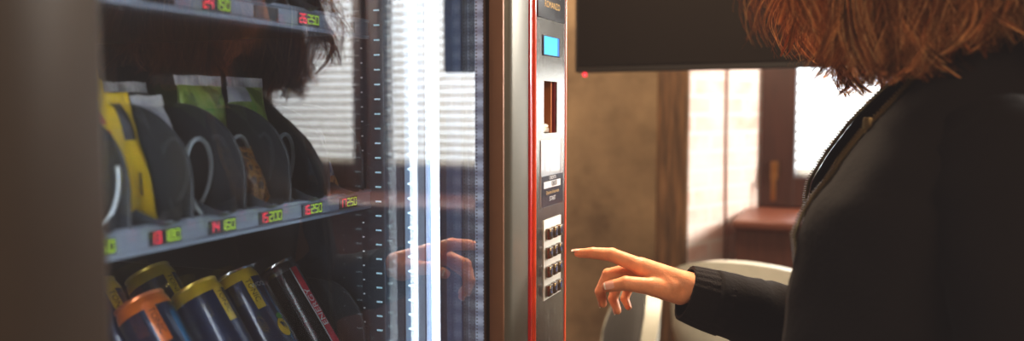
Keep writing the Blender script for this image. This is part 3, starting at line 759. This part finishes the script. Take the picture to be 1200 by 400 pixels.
rel = {k: [V(p) for p in v] for k, v in hand.items()}
for k in ('index', 'middle', 'ring', 'pinky'):
    p = rel[k][0]; L_ = {'index': 1.0, 'middle': 1.06, 'ring': 1.0, 'pinky': .8}[k]
    a = 0.15
    for i, ln in enumerate((.044, .027, .022)):
        rel[k][i+1] = rel[k][i]+V((-math.cos(a), 0, -math.sin(a)))*ln*L_; a += .3
b = MB()
add_hand(b, hand, wr, elb_r)
add_hand(b, rel, wr, elb_l, lmap)
b.capsule(elb_r, .038, sh_r, .052); b.capsule(elb_l, .038, sh_l, .052)
# head, tilted forward
HC = V((.515, 1.12, 1.605)); RH = Matrix.Translation(HC) @ Matrix.Rotation(math.radians(-20), 4, 'Y')
hb = lambda c, r, sc: b.ball((0, 0, 0), r, sub=4, M=RH @ Matrix.Translation(c) @ Matrix.Diagonal((*sc, 1)))
hb((.012, 0, .03), .092, (1.02, .83, .98)); hb((-.028, 0, -.035), .066, (.95, .9, 1.15)); hb((-.052, 0, -.088), .030, (.9, 1.0, .85))
hb((-.060, 0, -.058), .028, (.8, 1.0, .7)); hb((-.062, .028, -.022), .024, (.8, 1, .8)); hb((-.062, -.028, -.022), .024, (.8, 1, .8))
hb((-.068, 0, .030), .040, (.5, 1.3, .5))
b.capsule(RH @ V((-.086, 0, .008)), .008, RH @ V((-.108, 0, -.030)), .012); hb((-.094, .012, -.034), .008, (1, 1, 1)); hb((-.094, -.012, -.034), .008, (1, 1, 1))
hb((-.084, 0, -.060), .012, (.7, 2.0, .55)); hb((-.082, 0, -.070), .012, (.75, 1.8, .6))
for s in (-1, 1):
    hb((.012, s*.080, -.012), .020, (.8, .35, 1.5))
b.capsule(HC+V((.025, 0, -.075)), .052, V((.595, 1.12, 1.40)), .056)
# trunk, pelvis, legs
b.capsule((.585, 1.03, 1.345), .062, (.585, 1.21, 1.345), .062)
b.capsule((.575, 1.06, 1.25), .10, (.575, 1.18, 1.25), .10); b.capsule((.545, 1.06, 1.225), .075, (.545, 1.18, 1.225), .075)
b.capsule((.575, 1.08, 1.06), .092, (.575, 1.16, 1.06), .092); b.capsule((.575, 1.12, 1.25), .12, (.575, 1.12, 1.06), .115)
b.capsule((.58, 1.05, .92), .115, (.58, 1.19, .92), .115); b.capsule((.575, 1.12, 1.06), .115, (.58, 1.12, .92), .13)
for s in (-1, 1):
    y = 1.12+s*.09
    b.capsule((.58, y, .88), .086, (.565, y+s*.01, .48), .056); b.capsule((.565, y+s*.01, .48), .055, (.60, y+s*.015, .09), .036)
    b.capsule((.59, y+s*.015, .05), .034, (.46, y+s*.03, .032), .026)
body = fuse(b, .0023, 3, .5)
link('body', body, M_skin, P, angle=None)
# nails
M_nail = mat('nail', srgb(236, 176, 156), .25, coat=.4, var=.03)
M_tip = mat('nail_tip', srgb(245, 232, 218), .3)
def nail(c, fwd, upv, L_, W_, tip=True):
    f = V(fwd).normalized(); u = (V(upv)-f*f.dot(V(upv))).normalized(); s = f.cross(u)
    b = MB()
    b.grid(lambda a, t: tuple(V(c)+f*(t-.5)*L_+s*(a-.5)*W_*(1-.25*(abs(2*t-1)**3))+u*(.0022*math.cos((a-.5)*2.6)-.0016-.0006*(2*t-1)**2)), 10, 12, lambda a, t: 1 if (t > .82 and tip) else 0)
    link('fingernail', b, [M_nail, M_tip], P, angle=180)
nail((.0745, 1.191, 1.1925), (-1, 0, -.18), (-.25, -.15, 1), .0125, .0095)
nail((.1335, 1.1603, 1.1495), (-1, -.02, -.28), (-.1, -1, .30), .0150, .0115)
nail((.1052, 1.2095, 1.1080), (.30, -.05, -1), (-1, -.35, -.2), .0095, .0085)
nail((.1235, 1.2255, 1.0950), (.45, -.2, -1), (-.8, -.5, -.5), .0090, .0080)
# face details
M_lip = mat('lips', srgb(176, 96, 84), .4); M_eye = mat('eye_white', srgb(230, 226, 220), .2); M_brow = mat('brow', srgb(86, 50, 28), .8)
for s in (-1, 1):
    b = MB(); b.ball((0, 0, 0), .0115, sub=3, M=RH @ Matrix.Translation((-.0765, s*.031, .008))); b.ball((0, 0, 0), .0058, 1, 2, M=RH @ Matrix.Translation((-.0832, s*.031, .006)))
    link('eye', b, [M_eye, mat('iris', srgb(70, 50, 34), .2)], P)
    b = MB(); b.tube([RH @ V((-.088, s*.014, .026)), RH @ V((-.088, s*.032, .032)), RH @ V((-.078, s*.050, .027))], [.003, .0032, .0015], 8); link('eyebrow', b, M_brow, P)
b = MB(); b.tube([RH @ V((-.0855, -.022, -.065)), RH @ V((-.0935, -.008, -.062)), RH @ V((-.0945, 0, -.063)), RH @ V((-.0935, .008, -.062)), RH @ V((-.0855, .022, -.065))], [.0015, .004, .004, .004, .0015], 8)
b.tube([RH @ V((-.0855, -.020, -.066)), RH @ V((-.093, 0, -.0715)), RH @ V((-.0855, .020, -.066))], [.0015, .0045, .0015], 8); link('lips', b, M_lip, P)
# clothing
M_jack = mat('black_jacket_cloth', srgb(20, 15, 13), .95, var=.12, scale=14, bump=.25, bscale=160, spec=.15)
M_rib = mat('black_ribbing', srgb(28, 22, 20), .95, var=.2, scale=400, stretch=(1, 1, .05), bump=.6, bscale=500, spec=.15)
M_shirt = mat('dark_shirt', srgb(36, 32, 32), .9, spec=.2); M_trou = mat('dark_denim', srgb(40, 44, 56), .9, bump=.3, bscale=500)
M_zip = mat('brass_zip', srgb(104, 84, 52), .35, .8, var=.3, scale=500)
def lerp(tab, z):
    if z <= tab[0][0]: return tab[0][1]
    for (a, x), (c, y) in zip(tab, tab[1:]):
        if z <= c: return x+(y-x)*(z-a)/(c-a)
    return tab[-1][1]
XE = [(.86, .362), (1.0, .358), (1.1366, .363), (1.196, .3715), (1.245, .3800), (1.2787, .3826), (1.3009, .3885), (1.3412, .4116), (1.3788, .4368), (1.4154, .4656), (1.4421, .4897), (1.47, .512), (1.53, .540)]
HWD = [(.86, .225), (1.0, .220), (1.2, .222), (1.30, .222), (1.345, .205), (1.375, .17), (1.40, .135), (1.425, .105), (1.45, .092), (1.53, .086)]
XB = [(.86, .735), (1.0, .735), (1.25, .735), (1.33, .72), (1.39, .695), (1.425, .680), (1.53, .676)]
GAP = [(.86, .10), (1.1, .10), (1.27, .095), (1.30, .085), (1.38, .065), (1.475, .05)]
def jack(off):
    def f(u, v):
        z = .86+.67*v
        xe = lerp(XE, z); xb = lerp(XB, z); hw = lerp(HWD, z); g = lerp(GAP, z)
        cx = (xe+xb)/2; a = (xb-xe)/2+off; hw += off
        t0 = math.asin(min(.95, g/hw)); th = t0+(2*PI-2*t0)*u       # 0 = front (-x)
        e = .80
        c, s = math.cos(th), math.sin(th)
        x = cx-a*math.copysign(abs(c)**e, c); y = 1.12-hw*math.copysign(abs(s)**e, s)
        if s > 0 and u < .25 and z > 1.26: x += .020*(1-u/.25)*min(1, (z-1.26)/.06)
        w = .006*noise.noise(V((x*9, y*9, z*5)))+.003*noise.noise(V((x*25, y*25, z*18)))
        return (x+(w if c < .9 else w*.3), y+w, z)
    return f
b = MB(); nu, nv = 90, 60
b.grid(jack(0), nu, nv); b.grid(jack(-.005), nu, nv)
o_ = (nu+1)*(nv+1)
for i in range(nu):
    for a0 in (i, nv*(nu+1)+i): b.f.append((a0, a0+1, o_+a0+1, o_+a0)); b.m.append(0)
for j in range(nv):
    for i in (0, nu):
        a0 = j*(nu+1)+i; b.f.append((a0, a0+nu+1, o_+a0+nu+1, o_+a0)); b.m.append(0)
def sleeve(pts, rad, n=28, folds=.004, seed=0):
    # hollow tube along a smooth path with creases
    P_ = [V(p) for p in pts]; K = 60; cs = []; rs = []
    for k in range(K+1):
        t = k/K*(len(P_)-1); i = min(int(t), len(P_)-2); f = t-i
        p_1 = P_[max(i-1, 0)]; p1_ = P_[i]; p2_ = P_[i+1]; p3_ = P_[min(i+2, len(P_)-1)]
        cs.append(.5*((2*p1_)+(p2_-p_1)*f+(2*p_1-5*p1_+4*p2_-p3_)*f*f+(3*p1_-p_1-3*p2_+p3_)*f**3)); rs.append(rad[i]+(rad[i+1]-rad[i])*f)
    a = V((0, 1, 0)); vs = []; fs = []
    for k in range(K+1):
        t = (cs[min(k+1, K)]-cs[max(k-1, 0)]).normalized(); a = (a-t*a.dot(t)).normalized(); c = t.cross(a)
        for j in range(n):
            th = 2*PI*j/n; d_ = a*math.cos(th)+c*math.sin(th); p = cs[k]+d_*rs[k]
            w = noise.noise(V((p.x*30+seed, p.y*30, p.z*30)))*folds+noise.noise(V((k*.55+seed, j*.12, 3)))*folds
            vs.append(p+d_*w*min(1, k/6+.1))
    for k in range(K):
        for j in range(n): fs.append((k*n+j, k*n+(j+1) % n, (k+1)*n+(j+1) % n, (k+1)*n+j))
    o0 = len(vs)
    for k in (0, 1, 2, 3, 4):
        for j in range(n): vs.append(cs[k]+(V(vs[k*n+j])-cs[k])*(.90-.01*k))
    for j in range(n): fs.append((j, (j+1) % n, o0+(j+1) % n, o0+j))
    for k in range(4):
        for j in range(n): fs.append((o0+k*n+j, o0+k*n+(j+1) % n, o0+(k+1)*n+(j+1) % n, o0+(k+1)*n+j))
    return vs, fs
CUF = (.2325, 1.222, 1.1310)
b.add(*sleeve([(.262, 1.233, 1.1240), (.335, 1.270, 1.100), (.42, 1.31, 1.075), elb_r, (.535, 1.345, 1.17), (.57, 1.31, 1.30), (.58, 1.255, 1.345), (.58, 1.19, 1.36)], [.0445, .050, .057, .062, .068, .076, .07, .05], seed=2))
b.add(*sleeve([(wrl.x, wrl.y, wrl.z+.06), (.59, .862, .98), elb_l, (.607, .893, 1.2), (.595, .932, 1.30), (.59, .985, 1.345), (.59, 1.05, 1.36)], [.042, .05, .06, .068, .076, .070, .05], seed=5))
jo = link('jacket', b, M_jack, P, angle=180)
# ribbed cuffs
def cuff(pa, pb, ra, rb, name='cuff'):
    b = MB(); pa, pb = V(pa), V(pb); t = (pb-pa).normalized(); a = t.orthogonal().normalized(); c = t.cross(a); n = 96
    def f(u, v, k=1.0):
        th = 2*PI*u; r = (ra+(rb-ra)*v)*k*(1+.018*math.cos(48*th*0.5))
        return tuple(pa+(pb-pa)*v+(a*math.cos(th)+c*math.sin(th))*(r+.0012*math.sin(v*PI)))
    b.grid(lambda u, v: f(u, v), n, 8, wrap=True); b.grid(lambda u, v: f(u, v, .88), n, 8, wrap=True)
    for j in range(n): b.f.append((j, (j+1) % n, 9*n+(j+1) % n, 9*n+j)); b.m.append(0)
    link(name, b, M_rib, jo, angle=60)
cuff((.2305, 1.2215, 1.1345), (.283, 1.243, 1.116), .0400, .0455)
cuff((wrl.x-.006, wrl.y, wrl.z+.005), (wrl.x+.006, wrl.y-.001, wrl.z+.075), .032, .042)
# zip along both front edges
for ue in (0.0, 1.0):
    b = MB(); pts = []; f = jack(.001)
    for k in range(60):
        v = .02+.94*k/59; p = V(f(ue, v)); pts.append(p+V((-.002 if v > .59 else -.002+.010*min(1, (.59-v)/.06), 0, 0)))
    b.tube(pts, .0024, 8)
    for k in range(0, 1180):
        t = k/1180*59; i = int(t); fr = t-i; p = pts[i].lerp(pts[min(i+1, 59)], fr)
        if k % 6 == 0: b.box(p.x-.0055, p.x-.0005, p.y-.0022, p.y+.0022, p.z-.0009, p.z+.0009)
    link('zip_tape', b, M_zip, jo, angle=40)
f = jack(.004); q = V(f(0.0, (1.384-.86)/.67)); b = MB(); b.box(q.x-.007, q.x+.003, q.y-.005, q.y+.003, q.z-.011, q.z+.006, .002); b.box(q.x-.006, q.x-.003, q.y-.006, q.y+.001, q.z-.03, q.z-.01, .001); link('zip_slider', b, M_zip, jo)
# shirt closes the front
b = MB()
b.grid(lambda u, v: (lambda z: (.572-.148*math.cos(2*PI*u)*(1 if v < .75 else 1-.55*(v-.75)/.25)-.02*math.exp(-((z-1.22)/.08)**2)*max(0, math.cos(2*PI*u)), 1.12-.180*math.sin(2*PI*u)*(1 if v < .8 else 1-.55*(v-.8)/.2), z))(.88+.52*v), 48, 30, wrap=True)
link('shirt', b, M_shirt, P, angle=180)
b = MB()
for s in (-1, 1):
    y = 1.12+s*.09; K = [(.595, y-s*.0, .93, .125), (.58, y, .80, .098), (.567, y+s*.01, .48, .070), (.59, y+s*.013, .25, .062), (.60, y+s*.015, .085, .058)]
    b.tube([k[:3] for k in K], [k[3] for k in K], 24)
b.capsule((.585, 1.06, .91), .128, (.585, 1.18, .91), .128)
link('trousers', fuse(b, .006, 3), M_trou, P, angle=None)
M_shoe = mat('black_shoe', srgb(36, 34, 34), .5); M_sole = mat('shoe_sole', srgb(210, 206, 198), .7)
for s in (-1, 1):
    y = 1.12+s*.09; b = MB()
    b.capsule((.615, y+s*.015, .05), .043, (.475, y+s*.03, .040), .038); b.capsule((.605, y+s*.015, .05), .043, (.602, y+s*.015, .105), .044); b.capsule((.56, y+s*.02, .06), .042, (.47, y+s*.03, .04), .036)
    me = fuse(b, .004, 2)
    for v in me.vertices: v.co.z = max(v.co.z, .012)
    sh = link('shoe', me, M_shoe, P, angle=None)
    b = MB(); pl = [(.545+.118*math.cos(a)*1.0, y+s*.022+(.047-.006*math.cos(a))*math.sin(a)-s*.011*math.cos(a)) for a in [2*PI*k/32 for k in range(32)]]
    b.prism(pl, 0.0, .016, 'z'); link('sole', b, M_sole, sh, angle=50)
# hair
def hair_mat():
    m = bpy.data.materials.new('auburn_hair'); m.use_nodes = True
    N = m.node_tree.nodes; L = m.node_tree.links; N.remove(N['Principled BSDF'])
    g = N.new('ShaderNodeNewGeometry'); r = N.new('ShaderNodeValToRGB')
    e = r.color_ramp.elements; e[0].color = srgb(74, 42, 26); e[1].color = srgb(246, 206, 146)
    k = e.new(.5); k.color = srgb(150, 88, 52); k = e.new(.82); k.color = srgb(206, 142, 86)
    L.new(g.outputs['Random Per Island'], r.inputs[0])
    nz = N.new('ShaderNodeTexNoise'); nz.inputs['Scale'].default_value = 30
    d = N.new('ShaderNodeBsdfDiffuse'); t = N.new('ShaderNodeBsdfTranslucent'); s = N.new('ShaderNodeBsdfGlossy'); s.inputs['Roughness'].default_value = .38
    hs = N.new('ShaderNodeHueSaturation'); hs.inputs['Value'].default_value = 1.5; L.new(r.outputs[0], hs.inputs['Color'])
    L.new(r.outputs[0], d.inputs[0]); L.new(hs.outputs[0], t.inputs[0]); L.new(hs.outputs[0], s.inputs[0])
    m1 = N.new('ShaderNodeMixShader'); m1.inputs[0].default_value = .5; L.new(d.outputs[0], m1.inputs[1]); L.new(t.outputs[0], m1.inputs[2])
    mr = N.new('ShaderNodeMapRange'); mr.inputs['To Min'].default_value = .2; mr.inputs['To Max'].default_value = .42; L.new(nz.outputs['Fac'], mr.inputs['Value'])
    m2 = N.new('ShaderNodeMixShader'); L.new(mr.outputs[0], m2.inputs[0]); L.new(m1.outputs[0], m2.inputs[1]); L.new(s.outputs[0], m2.inputs[2])
    L.new(m2.outputs[0], N['Material Output'].inputs['Surface'])
    return m
rnd = random.Random(11)
ZE = [(.33, 1.478), (.3446, 1.474), (.381, 1.478), (.413, 1.446), (.4484, 1.422), (.4818, 1.438), (.505, 1.447), (.525, 1.456), (.5452, 1.475), (.6063, 1.485), (.66, 1.48)]
hv = []; hf = []
def strand(pts, r0, m=3, flat=1.0):
    n = len(pts); o = len(hv)
    for i, p in enumerate(pts):
        t = (pts[min(i+1, n-1)]-pts[max(i-1, 0)]).normalized(); a = t.orthogonal().normalized(); c = t.cross(a)
        r = r0*(1-.75*(i/(n-1))**3)
        for j in range(m):
            th = 2*PI*j/m; q = p+(a*math.cos(th)+c*math.sin(th)*flat)*r; hv.append((q.x, q.y, q.z))
    for i in range(n-1):
        for j in range(m): hf.append((o+i*m+j, o+i*m+(j+1) % m, o+i*m+m+(j+1) % m, o+i*m+m+j))
def lock(side, x_end, y_off, z_end, ns, spread, amp, ph, wav, given=None):
    # falls from the parting over the skull, past the cheek, down to z_end
    top = HC+V((.02+rnd.uniform(-.05, .05), side*.008, .112+rnd.uniform(-.006, .004)))
    mid = HC+V((((x_end-HC.x)*.75), side*(.082+y_off*.4), .03+rnd.uniform(-.02, .02)))
    low = V((x_end, 1.12+side*(.098+y_off), z_end+.05)); end = V((x_end+rnd.uniform(-.012, .012), 1.12+side*(.105+y_off*1.15), z_end))
    if given: top, mid, low, end = given
    n = 26; G = []
    ctl = [top, top.lerp(mid, .5)+(V((0, side*.035, .030)) if not given else (mid-HC)*.32+V((0, 0, .03))), mid, mid.lerp(low, .5)+V((0, side*.010 if not given else 0, 0)), low, end]
    for i in range(n):
        t = i/(n-1)*(len(ctl)-1); k = min(int(t), len(ctl)-2); f = t-k
        a0, a1, a2, a3 = ctl[max(k-1, 0)], ctl[k], ctl[k+1], ctl[min(k+2, len(ctl)-1)]
        G.append(.5*((2*a1)+(a2-a0)*f+(2*a0-5*a1+4*a2-a3)*f*f+(3*a1-a0-3*a2+a3)*f**3))
    if ns > 20:
        for q in range(4):
            dx, dy, pq, pts = rnd.gauss(0, spread*.5), rnd.gauss(0, spread*.5), rnd.gauss(0, .3), []
            for i, p in enumerate(G):
                u = i/(n-1); w = amp*(max(0, u-.3)/.7)**1.1; a = ph+pq*u+u*wav
                pts.append(p+V((dx*(1-.6*u*u)*min(1, u*3+.25)+w*math.sin(a), dy*(1-.6*u*u)*min(1, u*3+.25)+w*.8*math.cos(a), 0)))
            strand(pts, rnd.uniform(.0016, .0034), 5, .6)
    for s in range(ns):
        dx, dy = rnd.gauss(0, spread), rnd.gauss(0, spread); cut = rnd.uniform(.92, 1.0); pj = rnd.gauss(0, .45); fz = rnd.gauss(0, .004)
        pts = []
        for i, p in enumerate(G):
            u = i/(n-1)
            if u > cut: break
            w = amp*(max(0, u-.3)/.7)**1.1; a = ph+pj*u+u*wav
            tight = 1-.68*u**2
            pts.append(p+V((dx*tight*min(1, u*3+.25)+w*math.sin(a)+fz*u*u*3, dy*tight*min(1, u*3+.25)+w*.8*math.cos(a), .0)))
        strand(pts, rnd.uniform(.00030, .00056))
for side in (-1, 1):
    for k in range(84):
        x = rnd.triangular(.355, .60, .46) if k < 42 else rnd.uniform(.48, .70)
        yo = rnd.uniform(-.01, .022)
        ze = lerp(ZE, x)-.014+abs(rnd.gauss(0, .020))-(.015 if x > .5 else 0)
        lock(side, x, yo, ze, 56, rnd.uniform(.005, .010), rnd.uniform(.012, .026), rnd.uniform(0, 6.3), rnd.uniform(8, 14)*rnd.choice((-1, 1)))
    for k in range(14):   # flyaway wisps by the face
        x = rnd.uniform(.338, .375); lock(side, x, rnd.uniform(.0, .03), 1.47+rnd.uniform(-.01, .03), 5, .007, rnd.uniform(.010, .018), rnd.uniform(0, 6.3), rnd.uniform(9, 15))
for k in range(46):       # back of the head
    a = rnd.uniform(-1.25, 1.25); zz = 1.475+rnd.uniform(-.02, .02)
    D = V((math.cos(a), math.sin(a), 0))
    lock(1, 0, 0, zz, 50, .011, rnd.uniform(.006, .014), rnd.uniform(0, 6.3), 9,
         (HC+V((-.01+rnd.uniform(-.03, .03), D.y*.02, .116)), HC+V((D.x*.118, D.y*.094, .03)), V((HC.x+D.x*.125, 1.12+D.y*.112, zz+.05)), V((HC.x+.01+D.x*.13, 1.12+D.y*.118, zz))))
cap = bmesh.new(); bmesh.ops.create_icosphere(cap, subdivisions=4, radius=1)
MC_ = Matrix.Translation(HC) @ Matrix.Rotation(math.radians(-20), 4, 'Y') @ Matrix.Translation((.014, 0, .032)) @ Matrix.Diagonal((.101, .083, .098, 1))
bmesh.ops.delete(cap, geom=[v for v in cap.verts if v.co.x < -.45 or v.co.z < -.35], context='VERTS')
cap.verts.index_update(); o0 = len(hv)
hv += [tuple(MC_ @ v.co) for v in cap.verts]; hf += [tuple(o0+v.index for v in f.verts) for f in cap.faces]; cap.free()
me = bpy.data.meshes.new('hair'); me.from_pydata(hv, [], hf); me.polygons.foreach_set('use_smooth', [True]*len(me.polygons))
link('hair', me, hair_mat(), P, angle=None)

# ------------------------------------------------------------------ light
w = bpy.data.worlds.new('sky'); bpy.context.scene.world = w; w.use_nodes = True
N = w.node_tree.nodes; L = w.node_tree.links
bg = N['Background']; tc = N.new('ShaderNodeTexCoord'); sx = N.new('ShaderNodeSeparateXYZ'); L.new(tc.outputs['Generated'], sx.inputs[0])
r = N.new('ShaderNodeValToRGB'); r.color_ramp.elements[0].position = .42; r.color_ramp.elements[0].color = (.55, .53, .5, 1); r.color_ramp.elements[1].position = .56; r.color_ramp.elements[1].color = (.95, .97, 1.0, 1)
mr = N.new('ShaderNodeMapRange'); mr.inputs['From Min'].default_value = -1; L.new(sx.outputs[2], mr.inputs['Value']); L.new(mr.outputs[0], r.inputs[0]); L.new(r.outputs[0], bg.inputs[0])
bg.inputs[1].default_value = 7.0
def area(name, loc, rot, sx_, sy_, power, col, portal=False):
    l = bpy.data.lights.new(name, 'AREA'); l.shape = 'RECTANGLE'; l.size = sx_; l.size_y = sy_; l.energy = power; l.color = col
    o = bpy.data.objects.new(name, l); C.objects.link(o); o.location = loc; o.rotation_euler = rot
    if portal: l.cycles.is_portal = True
    return o
for i, (a, c) in enumerate(WIN): area('window_portal', ((a+c)/2, Y1+.11, (WZ0+WZ1)/2), (-PI/2, 0, 0), c-a, WZ1-WZ0, 1, (1, 1, 1), True)
area('warm_front_fill', (1.6, -.6, 2.6), (math.radians(35), math.radians(20), 0), 1.0, 1.0, 45, (1.0, .76, .54))  # unseen fill added behind the camera to brighten the room
area('warm_top_fill', (.05, 1.80, 2.45), (math.radians(4), 0, 0), .5, .4, 70, (1.0, .76, .52))  # unseen lamp added overhead to light hair, hand and sleeve tops
area('wall_fill', (-.42, 2.85, 2.6), (math.radians(14), 0, 0), .5, .3, 26, (1.0, .78, .55))  # unseen lamp added behind the television to brighten the brown wall
so = area('side_fill', (2.5, 3.3, 2.3), (0, 0, 0), .9, .8, 165, (1.0, .93, .84))  # unseen lamp added in the room to brighten brick and backlight hair
so.rotation_euler = (V((.2, 2.0, 1.35))-V((2.5, 3.3, 2.3))).to_track_quat('-Z', 'Y').to_euler()
sc = bpy.context.scene
sc.view_settings.view_transform = 'Standard'; sc.view_settings.look = 'None'; sc.view_settings.exposure = 0.0
sc.view_settings.use_curve_mapping = True
cm = sc.view_settings.curve_mapping
cm.clip_max_y = 20; cm.clip_max_x = 20
for k, lift in enumerate((.0125, .0100, .0095)): cm.curves[k].points[0].location = (0, lift)
cm.update()
